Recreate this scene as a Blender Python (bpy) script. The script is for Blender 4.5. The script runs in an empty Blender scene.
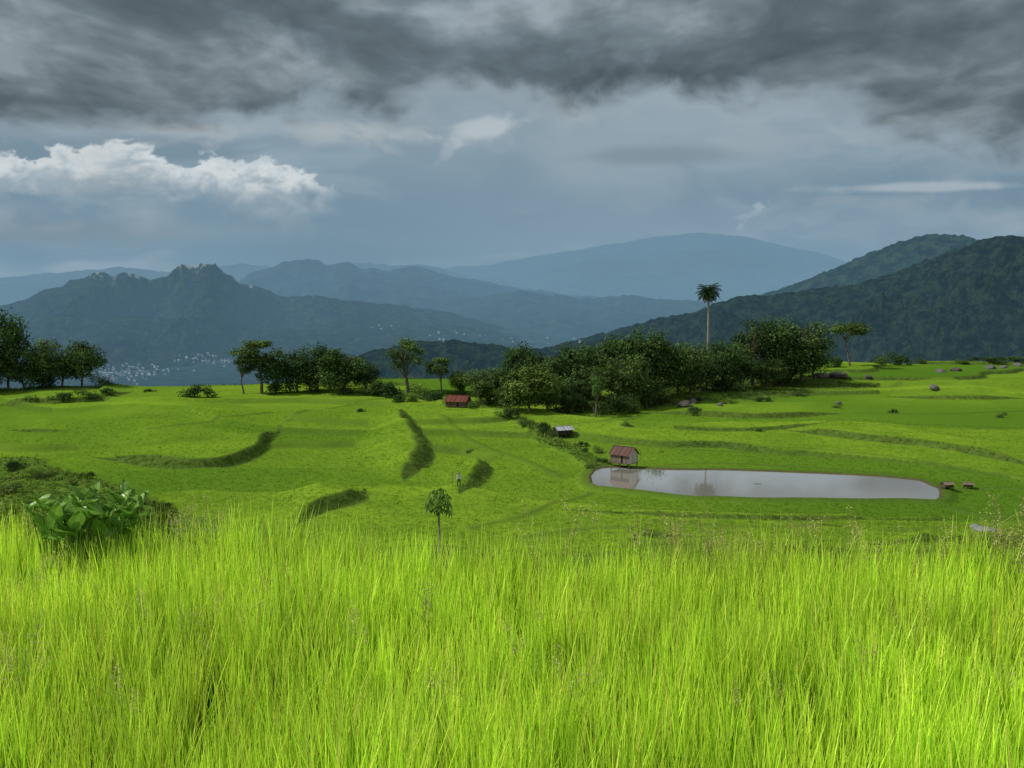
import bpy, math, numpy as np
from mathutils import Vector
R=np.random.default_rng(7)
sc=bpy.context.scene
CAMZ=3.1; F=1000.0; PIT=math.atan(0.094)
def lin(c):
    return tuple(((v/255)/12.92 if v/255<=0.04045 else ((v/255+0.055)/1.055)**2.4) for v in c)
# ---------------------------------------------------------------- noise
def sst(a,b,x):
    t=np.clip((x-a)/(b-a),0,1); return t*t*(3-2*t)
def hsh(ix,iy,seed):
    n=(ix.astype(np.int64)*374761393+iy.astype(np.int64)*668265263+seed*144269501)&0xffffffff
    n=((n^(n>>13))*1274126177)&0xffffffff
    n=n^(n>>16)
    return n/4294967295.0
def vn(x,y,seed=0):
    x=np.asarray(x,float);y=np.asarray(y,float)
    ix=np.floor(x);iy=np.floor(y);fx=x-ix;fy=y-iy
    fx=fx*fx*fx*(fx*(fx*6-15)+10);fy=fy*fy*fy*(fy*(fy*6-15)+10)
    a=hsh(ix,iy,seed);b=hsh(ix+1,iy,seed);c=hsh(ix,iy+1,seed);d=hsh(ix+1,iy+1,seed)
    return (a*(1-fx)+b*fx)*(1-fy)+(c*(1-fx)+d*fx)*fy*1.0
def fbm(x,y,o=4,seed=0):
    s=0;a=1;t=0
    for i in range(o):
        ca,sa=math.cos(i*.9),math.sin(i*.9)
        s=s+a*(vn((x*ca-y*sa)*2**i+i*17.3,(x*sa+y*ca)*2**i-i*9.1,seed+i)*2-1);t+=a;a*=.5
    return s/t
def ridged(x,y,o=5,seed=0,g=.5):
    s=0;a=1;t=0
    for i in range(o):
        ca,sa=math.cos(i*.9),math.sin(i*.9)
        s=s+a*(1-np.abs(vn((x*ca-y*sa)*2**i+i*7.3,(x*sa+y*ca)*2**i-i*5.1,seed+i)*2-1)*1.0);t+=a;a*=g
    return s/t
# ---------------------------------------------------------------- camera maths
def ray(px,py):
    dx=(px-512)/F;dy=(384-py)/F
    cp,sp=math.cos(PIT),math.sin(PIT)
    return np.array([dx,cp+dy*sp,-sp+dy*cp])
def azte(px,py):
    d=ray(px,py);return math.atan2(d[0],d[1]), d[2]/math.hypot(d[0],d[1])
def plane(px,py,z=-18.0):
    d=ray(px,py);t=(z-CAMZ)/d[2];return (d[0]*t,d[1]*t)
# ---------------------------------------------------------------- mesh helpers
def raw_mesh(name,V,Q,mats=(),mi=None,cols=None,attrs=None,smooth=False):
    V=np.asarray(V,np.float32);Q=np.asarray(Q,np.int32)
    me=bpy.data.meshes.new(name)
    me.vertices.add(len(V));me.vertices.foreach_set('co',V.ravel())
    me.loops.add(Q.size);me.loops.foreach_set('vertex_index',Q.ravel())
    me.polygons.add(len(Q));me.polygons.foreach_set('loop_start',np.arange(0,Q.size,4,dtype=np.int32))
    for m in mats: me.materials.append(m)
    if mi is not None: me.polygons.foreach_set('material_index',np.asarray(mi,np.int32))
    me.polygons.foreach_set('use_smooth',np.full(len(Q),smooth))
    me.update(calc_edges=True)
    if cols is not None:
        a=me.color_attributes.new('col','FLOAT_COLOR','POINT')
        c=np.ones((len(V),4),np.float32);c[:,:3]=cols;a.data.foreach_set('color',c.ravel())
    for k,v in (attrs or {}).items():
        a=me.attributes.new(k,'FLOAT','POINT');a.data.foreach_set('value',np.asarray(v,np.float32))
    return me
def link(name,me,loc=(0,0,0),rot=(0,0,0),scale=(1,1,1),parent=None):
    o=bpy.data.objects.new(name,me);o.location=loc;o.rotation_euler=rot;o.scale=scale
    sc.collection.objects.link(o)
    if parent: o.parent=parent
    return o
class B:
    def __init__(s): s.V=[];s.Q=[];s.C=[];s.M=[];s.n=0
    def add(s,V,Q,col,mat=0):
        V=np.asarray(V,float).reshape(-1,3);Q=np.asarray(Q,int).reshape(-1,4)
        col=np.asarray(col,float)
        if col.ndim==1: col=np.tile(col,(len(V),1))
        s.V.append(V);s.Q.append(Q+s.n);s.C.append(col);s.M.append(np.full(len(Q),mat));s.n+=len(V)
    def tube(s,P,rad,n=6,col=(.1,.08,.06),mat=0):
        P=np.asarray(P,float);m=len(P);V=[]
        for i in range(m):
            t=P[min(i+1,m-1)]-P[max(i-1,0)];t/=np.linalg.norm(t)+1e-9
            u=np.cross(t,[0.3,1,0.1]) if abs(t[2])>.8 else np.cross(t,[0,0,1.])
            u/=np.linalg.norm(u);w=np.cross(t,u)
            a=np.linspace(0,2*np.pi,n,endpoint=False)[:,None]
            V.append(P[i]+rad[i]*(np.cos(a)*u+np.sin(a)*w))
        V=np.concatenate(V);Q=[]
        for i in range(m-1):
            for j in range(n):
                Q.append([i*n+j,i*n+(j+1)%n,(i+1)*n+(j+1)%n,(i+1)*n+j])
        s.add(V,Q,col,mat)
    def leaves(s,C,Nn,size,asp,col,rng,mat=0):
        n=len(C);Nn=Nn/(np.linalg.norm(Nn,axis=1,keepdims=True)+1e-9)
        r=rng.normal(size=(n,3));a=np.cross(Nn,r);a/=np.linalg.norm(a,axis=1,keepdims=True)+1e-9
        b=np.cross(Nn,a);size=np.broadcast_to(size,(n,))[:,None]
        V=np.stack([C-a*size*.5,C+b*size*.5*asp-Nn*size*.06,C+a*size*.5,C-b*size*.5*asp-Nn*size*.06],1).reshape(-1,3)
        s.add(V,np.arange(n*4).reshape(-1,4),np.repeat(col,4,axis=0),mat)
    def box(s,c,h,col,mat=0,rz=0):
        x,y,z=h;v=np.array([[-x,-y,-z],[x,-y,-z],[x,y,-z],[-x,y,-z],[-x,-y,z],[x,-y,z],[x,y,z],[-x,y,z]],float)
        ca,sa=math.cos(rz),math.sin(rz)
        v=np.stack([v[:,0]*ca-v[:,1]*sa,v[:,0]*sa+v[:,1]*ca,v[:,2]],1)+np.asarray(c)
        s.add(v,[[0,3,2,1],[4,5,6,7],[0,1,5,4],[1,2,6,5],[2,3,7,6],[3,0,4,7]],col,mat)
    def mesh(s,name,mats,smooth=False,attrs=None):
        return raw_mesh(name,np.concatenate(s.V),np.concatenate(s.Q),mats,np.concatenate(s.M),np.concatenate(s.C),attrs,smooth)
# ---------------------------------------------------------------- node helper
class NT:
    def __init__(s,nt): s.nt=nt
    def node(s,t,**k):
        n=s.nt.nodes.new(t)
        for a,b in k.items(): setattr(n,a,b)
        return n
    def put(s,sock,v):
        if isinstance(v,bpy.types.NodeSocket): s.nt.links.new(v,sock)
        elif v is not None:
            if sock.type=='RGBA' and hasattr(v,'__len__') and len(v)==3: v=(*v,1)
            sock.default_value=v
    def m(s,op,a,b=None,c=None,clamp=False):
        n=s.node('ShaderNodeMath',operation=op,use_clamp=clamp)
        s.put(n.inputs[0],a)
        if b is not None:s.put(n.inputs[1],b)
        if c is not None:s.put(n.inputs[2],c)
        return n.outputs[0]
    def ss(s,a,b,x,lo=0.,hi=1.):
        n=s.node('ShaderNodeMapRange',interpolation_type='SMOOTHSTEP')
        s.put(n.inputs['Value'],x);s.put(n.inputs['From Min'],a);s.put(n.inputs['From Max'],b)
        n.inputs['To Min'].default_value=lo;n.inputs['To Max'].default_value=hi
        return n.outputs['Result']
    def noise(s,vec,scale,detail=5,rough=.55,dist=0.,out='Fac'):
        n=s.node('ShaderNodeTexNoise');s.put(n.inputs['Vector'],vec)
        n.inputs['Scale'].default_value=scale;n.inputs['Detail'].default_value=detail
        n.inputs['Roughness'].default_value=rough;n.inputs['Distortion'].default_value=dist
        return n.outputs[0 if out=='Fac' else 1]
    def mix(s,f,a,b,mode='MIX'):
        n=s.node('ShaderNodeMix',data_type='RGBA',blend_type=mode)
        s.put(n.inputs[0],f);s.put(n.inputs[6],a);s.put(n.inputs[7],b);return n.outputs[2]
    def attr(s,name,kind='GEOMETRY',out='Fac'):
        n=s.node('ShaderNodeAttribute',attribute_type=kind,attribute_name=name);return n.outputs[out]
    def bump(s,h,st,dist=1.0):
        n=s.node('ShaderNodeBump');n.inputs['Strength'].default_value=st;n.inputs['Distance'].default_value=dist
        s.put(n.inputs['Height'],h);return n.outputs[0]
def newmat(name):
    m=bpy.data.materials.new(name);m.use_nodes=True;nt=m.node_tree;nt.nodes.clear()
    t=NT(nt);out=nt.nodes.new('ShaderNodeOutputMaterial');return m,t,out.inputs['Surface']
def principled(t,col,rough=.8,normal=None,spec=.3,metal=0):
    p=t.node('ShaderNodeBsdfPrincipled');t.put(p.inputs['Base Color'],col);t.put(p.inputs['Roughness'],rough)
    p.inputs['Specular IOR Level'].default_value=spec;p.inputs['Metallic'].default_value=metal
    if normal is not None:t.put(p.inputs['Normal'],normal)
    return p.outputs[0]
def diffuse(t,col,normal=None):
    p=t.node('ShaderNodeBsdfDiffuse');t.put(p.inputs[0],col)
    if normal is not None:t.put(p.inputs['Normal'],normal)
    return p.outputs[0]
def pos(t): return t.node('ShaderNodeNewGeometry').outputs['Position']
def mat_leaf(name,trans=.3,rough=.55,spec=0.,gain=1.0,inst=0):
    m,t,o=newmat(name)
    c=t.attr('col',out='Color')
    rnd=t.node('ShaderNodeObjectInfo').outputs['Random']
    lo,hi={0:(.85,.3),1:(.94,.12),2:(.85,.3),3:(.78,.5)}[inst]
    g=t.m('MULTIPLY_ADD',rnd,hi,lo*gain)
    if inst:
        tone=t.attr('tone','INSTANCER')
        g=t.m('MULTIPLY',g,t.m('MULTIPLY_ADD',tone,.4,.8))
    v=t.node('ShaderNodeVectorMath',operation='SCALE');t.put(v.inputs[0],c);t.put(v.inputs['Scale'],g)
    c=v.outputs[0]
    a=principled(t,c,rough,spec=spec) if spec else diffuse(t,c)
    if trans:
        tr=t.node('ShaderNodeBsdfTranslucent');t.put(tr.inputs[0],c)
        mx=t.node('ShaderNodeMixShader');mx.inputs[0].default_value=trans
        t.put(mx.inputs[1],a);t.put(mx.inputs[2],tr.outputs[0]);a=mx.outputs[0]
    t.put(o,a);return m
def mat_vc(name,rough=.8,spec=.25,ns=3.,amt=.35,bs=.3):
    m,t,o=newmat(name);c=t.attr('col',out='Color')
    tc=t.node('ShaderNodeTexCoord').outputs['Object']
    n=t.noise(tc,ns,4,.65)
    c2=t.mix(1.0,c,t.mix(n,(1-amt,)*3,(1+amt*.6,)*3),'MULTIPLY')
    t.put(o,principled(t,c2,rough,t.bump(n,bs,.1),spec));return m
M_leaf=mat_leaf('tree_foliage',.2)
M_bark=mat_vc('bark',.9,.1,4)
M_rice=mat_leaf('rice_blades',.45,.4,.35,inst=3,gain=1.12)
M_ricemid=mat_leaf('rice_blades_distant',.25,inst=1)
M_weed=mat_leaf('bank_weeds',0,inst=2)
M_wood=mat_vc('weathered_wood',.85,.2,6)
M_rock=mat_vc('limestone_boulder',.9,.2,1.5,.5,.8)
M_taro=mat_leaf('taro_leaf',.3,.35,.5)
M_plain=mat_vc('cloth_and_skin',.8,.2,20,.15,.1)

# ---------------------------------------------------------------- terrain function
def poly_w(pts,z=-18.): return np.array([plane(a,b,z) for a,b in pts])
def inside(P,x,y):
    r=np.zeros(x.shape,bool);n=len(P)
    for i in range(n):
        x0,y0=P[i];x1,y1=P[(i+1)%n]
        c=((y0>y)!=(y1>y))
        xi=(x1-x0)*(y-y0)/((y1-y0) if abs(y1-y0)>1e-9 else 1e-9)+x0
        r^=(c&(x<xi))
    return r
def dline(P,x,y):
    d=np.full(x.shape,1e9)
    for i in range(len(P)-1):
        a=P[i];b=P[i+1];v=b-a;L=v@v+1e-9
        t=np.clip(((x-a[0])*v[0]+(y-a[1])*v[1])/L,0,1)
        d=np.minimum(d,np.hypot(x-a[0]-t*v[0],y-a[1]-t*v[1]))
    return d
def smoothpl(P,it=2):
    for _ in range(it):
        Q=[P[0]]
        for i in range(len(P)-1):
            Q+= [P[i]*.75+P[i+1]*.25,P[i]*.25+P[i+1]*.75]
        Q.append(P[-1]);P=np.array(Q)
    return P
BANKS=[ # front, rear, height, bankwidth, fade
 ([(90,445),(120,450),(155,456),(200,459),(240,454),(268,441),(282,424)],[(286,408),(180,398),(50,402),(60,430)],1.2,1.5,14),
 ([(402,412),(410,420),(426,431),(437,445),(424,459),(404,474)],[(380,474),(350,440),(384,410)],1.5,2.4,7),
 ([(470,453),(480,455),(496,462),(484,477),(460,492)],[(440,490),(430,470),(452,452)],1.2,1.9,5),
 ([(286,528),(318,512),(345,505),(368,499),(366,487)],[(330,474),(280,484),(256,514)],1.0,1.6,6),
 ([(780,428),(800,431),(870,440),(935,446),(1005,459),(1060,470)],[(1060,450),(1010,440),(900,420),(790,418)],.7,1.1,9),
 ([(640,407),(700,411),(770,415),(850,408)],[(850,396),(740,396),(650,398)],.8,1.1,14),
 ([(640,424),(700,430),(760,430),(830,424)],[(830,416),(740,417),(650,414)],.35,.7,8),
 ([(860,552),(930,548),(1000,546),(1090,546)],[(1090,520),(980,515),(870,530)],.9,1.1,8),
 ([(600,545),(650,543),(700,543)],[(710,530),(650,528),(590,530)],.6,.9,5),
 ([(560,508),(650,514),(760,519),(870,518),(960,512)],[(960,506),(850,508),(640,505)],.3,.5,4),
 ([(0,424),(40,427),(90,424)],[(90,410),(40,408),(0,410)],.4,.7,10),
 ([(-20,400),(50,403),(120,399),(135,393)],[(130,386),(40,385),(-20,386)],.8,1.1,14),
 ([(880,392),(950,396),(1040,394)],[(1040,384),(950,382),(880,384)],.7,1.0,14),
]
BW=[(smoothpl(poly_w(f)),poly_w(r),h,bw,fd) for f,r,h,bw,fd in BANKS]
BUNDS=[smoothpl(poly_w(q)) for q in [
 [(286,420),(330,406),(400,400)],
 [(560,470),(520,452),(480,440),(440,418)],
 [(640,440),(720,446),(800,446),(900,456),(1024,476)],[(850,408),(930,410),(1030,406)],[(830,424),(900,418),(1030,424)],[(950,500),(1000,512),(1040,528)],
 [(590,486),(560,498),(520,516),(470,526)],[(640,462),(700,456),(790,460),(900,468)],[(700,386),(790,392),(900,386)],[(690,530),(760,534),(860,530),(1040,524)],
 [(150,430),(210,424),(270,412)],[(520,536),(600,524),(690,530)],[(560,424),(620,418),(660,404)],[(930,486),(980,480),(1040,486)]]]
POND=smoothpl(np.vstack([poly_w(q,-18.6) for q in [[(590,476),(596,468.6),(612,467),(640,468.8),(690,470),(720,469.6),(800,472.5),(870,475.6),(912,479.5),(922,481),(932,486),(941,489),(940,500),(926,500),(900,498.6),(860,499.4),(800,498),(760,498.6),(720,496.6),(690,496.8),(650,491.6),(616,488),(592,486),(590,476)]]]),1)
ZP=-18.6
ROUGH=[poly_w([(-60,443),(30,449),(75,464),(120,482),(165,502),(205,530),(220,560),(-60,560)]),
       poly_w([(650,390),(700,386),(790,380),(850,378),(850,388),(780,394),(720,401),(650,404)]),
       poly_w([(-40,380),(60,381),(125,386),(118,392),(40,394),(-40,392)])]
HEDGE=smoothpl(poly_w([(360,396),(420,400),(480,407),(520,420),(555,438),(585,452),(606,464)]))
REDX=[math.radians(a) for a in (-80,-27,-15,0,8,12,18,27,80)]
REDY=[236,236,226,222,226,240,284,298,300]
def edge_y(x): return np.interp(x,[-12,-5,0,4.5,12],[10.6,9.9,9.05,8.75,8.6])
def Sf(x,y): return -18.75+2.0*fbm(x/85+3.3,y/40+1.7,2,5)+.016*np.clip(y-120,0,300)+.12*fbm(x/12,y/12,2,9)
def terrain(x,y,full=False):
    x=np.asarray(x,float);y=np.asarray(y,float)
    r=np.hypot(x,y);az=np.arctan2(x,y)
    S=Sf(x,y);gr_=np.hypot(Sf(x+.5,y)-S,Sf(x,y+.5)-S)/.5
    dp=dline(POND,x,y);ins=inside(POND,x,y);sd=np.where(ins,-dp,dp)
    wp=sst(16,4,sd);S=S*(1-wp)+(ZP-.25)*wp
    step=.7;k=S/step;fl=np.floor(k);f=k-fl
    gk=np.maximum(gr_/step,1/50.)
    dist=(1-f)/gk; dlo=f/gk
    z=(fl+sst(1.2,0,dist))*step+.14*np.exp(-((dlo-.4)/.25)**2)*(1-wp)
    lft=sst(azte(560,400)[0],azte(640,400)[0],az)
    bank=np.clip(sst(1.7,1.3,dist)*(.4+.3*lft+.3*sst(.35,.6,vn(x/14,y/14,66)))+.35*sst(.7,.3,dlo),0,1)*(1-wp)
    z=z*(1-wp)+S*wp
    tone=hsh(fl,np.zeros_like(fl),3)*.6+.4*vn(x/45,y/34,31)
    rough=np.zeros_like(x)
    for P in ROUGH:
        i=inside(P,x,y);d=dline(np.vstack([P,P[:1]]),x,y)
        rough=np.maximum(rough,sst(-1.5,1.5,np.where(i,d,-d)+2*fbm(x/6,y/6,3,4)))
    rough=np.maximum(rough,sst(2.2,1.0,dline(HEDGE,x,y)+.8*fbm(x/4,y/4,2,14)))
    for Fp,Rp,h,bw,fd in BW:
        P=np.vstack([Fp,Rp]);i=inside(P,x,y)
        df=dline(Fp,x,y)+.4*fbm(x/3,y/3,3,8);dr=dline(np.vstack([Fp[-1:],Rp,Fp[:1]]),x,y)
        fade=np.where(i,sst(0,fd,dr),0)
        z=z+h*sst(0,bw,df)*fade+.14*np.exp(-((df-bw*1.1)/.35)**2)*fade
        wv=.15+.85*sst(0,7,dr)
        bank=np.where(i,bank*.15,bank)
        bank=np.maximum(bank,np.where(i,.85*sst(bw*1.4*wv,bw*.8*wv,df),0))
        bank=np.maximum(bank,np.where(~i,.7*sst(.5,0,df)*sst(0,3,dr),0))
        tone=np.where(i,tone*(1-.35*sst(0,fd,dr))+.35*sst(0,fd,dr),tone)
    for P in BUNDS:
        db_=dline(P,x,y)+.15*fbm(x/2.5,y/2.5,2,88)
        z=z+.16*np.exp(-(db_/.5)**2);bank=np.maximum(bank,.5*sst(.9,.3,db_))
    z=np.where(sd<2.0,z*sst(0.8,2.0,sd)+(ZP+.14)*(1-sst(.8,2.0,sd)),z)
    z=np.where(sd<.25,ZP+.14-1.0*sst(.25,-1.4,sd),z)
    mud=sst(.35,.0,sd+.25*fbm(x/1.5,y/1.5,2,19))
    bank=np.maximum(bank,sst(1.8,1.0,sd)*(sd>-.2)*.55)
    z=z+rough*(.5*fbm(x/7,y/7,4,12)+.35)*sst(0,3,sd)
    re=np.interp(az,REDX,REDY)+6*fbm(az*14,az*0,3,2)
    dd=np.clip(r-re,0,None);z=z-.8*(dd-6*(1-np.exp(-dd/6)))
    rough=np.maximum(rough,sst(-5,3,r-re))
    ey=edge_y(x)+.45
    d=y-ey
    zn=np.where(d<3,-4*sst(0,3,d),-4-(y-ey-3)*.19)
    zn=zn+.4*fbm(x/5,y/5,3,6)*sst(0,4,d)
    w=sst(64,84,r)*(y>0);z=zn*(1-w)+z*w
    rough=np.maximum(rough,(d>.2)*(1-w))
    if full: return z,bank,rough,tone,mud,sd
    return z
def ground_hit(px,py):
    d=ray(px,py);d=d/math.hypot(d[0],d[1])
    t=np.linspace(70,340,700);x=d[0]*t;y=d[1]*t;zr=CAMZ+d[2]*t
    h=terrain(x,y);i=np.argmax(h>=zr)
    if not (h>=zr).any():
        i=int(np.argmin(np.abs(t-(np.interp(math.atan2(d[0],d[1]),REDX,REDY)-4))))
    return x[i],y[i],h[i],t[i]
rs=np.concatenate([np.linspace(1.2,16,60,endpoint=False),np.linspace(16,76,50,endpoint=False),np.geomspace(76,310,640,endpoint=False),np.linspace(310,430,12)])
azs=np.concatenate([np.radians(np.linspace(-80,-33,50,endpoint=False)),np.radians(np.linspace(-33,33,900,endpoint=False)),np.radians(np.linspace(33,80,50))])
def polar(rs,azs):
    r,a=np.meshgrid(rs,azs,indexing='ij');x=(r*np.sin(a)).ravel();y=(r*np.cos(a)).ravel()
    n,m=len(rs),len(azs);i=np.arange(n*m).reshape(n,m)
    Q=np.stack([i[:-1,:-1],i[:-1,1:],i[1:,1:],i[1:,:-1]],-1).reshape(-1,4)[:,::-1]
    return x,y,Q
gx,gy,gQ=polar(rs,azs)
gz,gb,gr,gt,gm,gsd=terrain(gx,gy,True)
m,t,o=newmat('terraced_rice_ground')
p=pos(t);bank=t.attr('bank');rough=t.attr('rough');tone=t.attr('tone');mud=t.attr('mud')
n1=t.noise(p,1.3,5,.7);n3=t.noise(p,7,2,.7);n4=t.noise(p,.12,4,.65)
rice=t.mix(t.ss(.1,.9,tone),lin((68,106,28)),lin((124,154,42)))
rice=t.mix(t.ss(.38,.66,n4,0,.5),rice,lin((82,116,32)))
rice=t.mix(t.ss(.35,.75,n1,0,.5),rice,lin((66,100,30)))
rice=t.mix(t.ss(.5,.8,n3,0,.3),rice,lin((144,170,66)))
rg=t.mix(t.ss(.3,.7,n1),lin((56,82,30)),lin((102,130,48)))
bk=t.mix(t.ss(.3,.7,n1),lin((44,64,28)),lin((88,108,48)))
c=t.mix(rough,rice,rg);c=t.mix(bank,c,bk);c=t.mix(mud,c,lin((84,80,56)))
t.put(o,diffuse(t,c,t.bump(n1,.6,.3)))
me=raw_mesh('rice_terrace_ground',np.stack([gx,gy,gz],1),gQ,[m],attrs=dict(bank=gb,rough=gr,tone=gt,mud=gm),smooth=True)
link('rice_terrace_ground',me)
# pond water
m,t,o=newmat('muddy_pond_water')
p=pos(t);n=t.noise(p,1.6,3,.6);nb=t.noise(p,.12,2,.5)
c=t.mix(nb,lin((156,154,142)),lin((140,142,136)))
pr=principled(t,c,.04,t.bump(n,.035,.05),1.0)
pr.node.inputs['Coat Weight'].default_value=1.0;pr.node.inputs['Coat Roughness'].default_value=.03
t.put(o,pr)
cx,cy=POND.mean(0);K=len(POND)-1
rings=[]
for f in np.linspace(0.02,1.03,14): rings.append(np.stack([cx+(POND[:-1,0]-cx)*f,cy+(POND[:-1,1]-cy)*f,np.full(K,ZP)],1))
V=np.concatenate(rings);Q=[[i*K+j,i*K+(j+1)%K,(i+1)*K+(j+1)%K,(i+1)*K+j] for i in range(13) for j in range(K)]
link('pond',raw_mesh('pond',V,Q,[m]))

# ---------------------------------------------------------------- valley and mountains
def haze_mat(name,ca,cb,sc1,rock=False,L=11000.,bs=30.,near=(74,108,127)):  # aerial haze painted into the surface as emission that grows with distance
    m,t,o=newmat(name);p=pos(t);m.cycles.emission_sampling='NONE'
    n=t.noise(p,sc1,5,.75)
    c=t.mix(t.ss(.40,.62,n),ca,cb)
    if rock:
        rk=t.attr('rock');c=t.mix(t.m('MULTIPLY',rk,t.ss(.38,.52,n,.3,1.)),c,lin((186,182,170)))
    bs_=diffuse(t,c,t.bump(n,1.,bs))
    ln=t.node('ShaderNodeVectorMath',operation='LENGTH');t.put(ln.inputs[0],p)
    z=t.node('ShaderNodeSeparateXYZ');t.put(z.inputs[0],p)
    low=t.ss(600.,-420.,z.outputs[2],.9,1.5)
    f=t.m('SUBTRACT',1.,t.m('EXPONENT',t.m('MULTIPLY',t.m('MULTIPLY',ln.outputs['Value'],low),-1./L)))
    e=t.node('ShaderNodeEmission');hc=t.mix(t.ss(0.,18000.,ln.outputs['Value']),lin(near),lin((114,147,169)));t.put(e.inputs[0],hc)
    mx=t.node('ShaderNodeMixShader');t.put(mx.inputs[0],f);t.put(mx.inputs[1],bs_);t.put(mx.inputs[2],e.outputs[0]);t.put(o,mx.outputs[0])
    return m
FA,FB=lin((10,18,16)),lin((58,74,46))
def valley(x,y):
    r=np.hypot(x,y)
    b=np.interp(np.log(r),np.log([330,700,2000,80000]),[-140,-230,-375,-375])
    town=sst(-.12,-.2,np.arctan2(x,y))*sst(6200,5200,r)
    return b+sst(1500,3500,r)*(170*(ridged(x/2300,y/2300,6,41)-.62)+45*fbm(x/450,y/450,4,42))*sst(45000,20000,r)*(1-.8*town)
vx,vy,vQ=polar(np.geomspace(330,70000,420),np.radians(np.linspace(-70,70,900)))
vz=valley(vx,vy)
link('valley_ground',raw_mesh('valley_ground',np.stack([vx,vy,vz],1),vQ,[haze_mat('valley_forest_painted_haze',FA,FB,.016,L=7500.)],smooth=True))
RID=[]
def ridge(name,prof,r0,df,db,base,mat,amp=.28,lam=600.,jag=8.,seed=1,rock=None,smoothness=1.15,cols=900,rows=120,sm=200,fine=0.):
    pa=[];pt=[]
    for q in prof:
        a,te=azte(*q);pa.append(a);pt.append(te)
    az=np.linspace(pa[0],pa[-1],cols)
    te=np.interp(az,pa,pt);kk=max(3,cols//sm);ker=np.hanning(kk+2)[1:-1];ker/=ker.sum()
    te=np.convolve(np.pad(te,kk,'edge'),ker,'same')[kk:-kk]
    pk=CAMZ+r0*te+jag*fbm(az*r0/(lam*.3),az*0+seed,6,seed)+jag*.7*(ridged(az*r0/(lam*.12),az*0+seed,4,seed+3)-.6)
    s=np.concatenate([np.linspace(-1,0,rows),np.linspace(0,1,24)[1:]])
    SS,AZ=np.meshgrid(s,az,indexing='ij');PK=np.broadcast_to(pk,SS.shape)
    r=r0+np.where(SS<0,SS*df,SS*db)
    X=r*np.sin(AZ);Y=r*np.cos(AZ)
    a=np.abs(SS);f=(1-a)**smoothness
    wx=X+lam*.35*fbm(X/lam,Y/lam,3,seed+50);wy=Y+lam*.35*fbm(X/lam+9,Y/lam,3,seed+51)
    g=ridged(wx/lam,wy/(lam*1.5),7,seed+20,.58)-.70
    h=base+(PK-base)*f+(PK-base)*amp*g*sst(0,.2,a)*(1-a)**.35*2.3
    h=h+fine*(vn(X/fine/1.6 if fine else X,Y/fine/1.6 if fine else Y,seed+70)*1.0)
    rk=np.zeros_like(h)
    if rock:
        for (q0,q1,dep) in rock:
            a0=azte(q0,270)[0];a1=azte(q1,270)[0]
            rk=np.maximum(rk,sst(dep,dep*.3,a)*sst(a0-.006,a0+.008,AZ)*sst(a1+.006,a1-.008,AZ)*sst(.40,.55,vn(AZ*330,a*14,5)))
    n,mm=SS.shape;i=np.arange(n*mm).reshape(n,mm)
    Q=np.stack([i[:-1,:-1],i[:-1,1:],i[1:,1:],i[1:,:-1]],-1).reshape(-1,4)[:,::-1]
    RID.append((az,r[:,0],h))
    link(name,raw_mesh(name,np.stack([X.ravel(),Y.ravel(),h.ravel()],1),Q,[mat],attrs=dict(rock=rk.ravel()),smooth=True))
def land(a,tt):
    h=valley(tt*math.sin(a),tt*math.cos(a))
    for az,rr_,hh in RID:
        if a<az[0] or a>az[-1]: continue
        j=int(np.searchsorted(az,a));j=min(j,len(az)-1)
        h=np.maximum(h,np.interp(tt,rr_,hh[:,j],left=-9e3,right=-9e3))
    return h
M_far=haze_mat('far_mountain_painted_haze',FA,FB,.004,L=8500.,bs=60.)
M_mid=haze_mat('mid_mountain_painted_haze',FA,FB,.008,L=8000.,bs=60.)
M_crag=haze_mat('crag_mountain_painted_haze',FA,FB,.016,rock=True,L=10000.,bs=40.)
M_near=haze_mat('near_hill_painted_haze',lin((8,16,12)),lin((52,66,42)),.04,L=9000.,bs=24.,near=(66,98,114))
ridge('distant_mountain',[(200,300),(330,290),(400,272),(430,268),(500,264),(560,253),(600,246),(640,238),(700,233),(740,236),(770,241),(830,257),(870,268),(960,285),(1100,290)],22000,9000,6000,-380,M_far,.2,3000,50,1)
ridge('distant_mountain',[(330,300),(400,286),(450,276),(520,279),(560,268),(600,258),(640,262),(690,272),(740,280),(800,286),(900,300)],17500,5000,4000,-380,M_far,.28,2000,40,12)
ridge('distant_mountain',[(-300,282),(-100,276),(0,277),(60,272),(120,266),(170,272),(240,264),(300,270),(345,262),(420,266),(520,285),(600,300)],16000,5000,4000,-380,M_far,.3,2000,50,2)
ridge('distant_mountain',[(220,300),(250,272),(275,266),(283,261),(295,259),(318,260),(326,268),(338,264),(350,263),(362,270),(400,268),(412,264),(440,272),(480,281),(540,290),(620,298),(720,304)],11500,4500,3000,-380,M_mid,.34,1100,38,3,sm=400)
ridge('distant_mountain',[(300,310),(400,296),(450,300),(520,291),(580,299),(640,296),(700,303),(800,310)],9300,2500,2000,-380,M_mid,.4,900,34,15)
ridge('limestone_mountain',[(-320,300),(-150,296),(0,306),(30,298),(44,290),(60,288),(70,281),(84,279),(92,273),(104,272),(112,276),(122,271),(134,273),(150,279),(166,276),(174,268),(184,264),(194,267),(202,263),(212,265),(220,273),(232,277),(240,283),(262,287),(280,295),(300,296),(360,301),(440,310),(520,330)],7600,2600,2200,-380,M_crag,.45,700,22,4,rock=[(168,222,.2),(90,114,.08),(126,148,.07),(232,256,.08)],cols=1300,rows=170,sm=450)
ridge('forested_hill',[(640,330),(700,310),(760,296),(810,279),(850,262),(880,249),(915,238),(945,234),(970,238),(1010,250),(1100,250),(1300,262)],5200,2300,1500,-380,M_crag,.36,600,12,5,cols=1200,sm=260,fine=9.)
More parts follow.
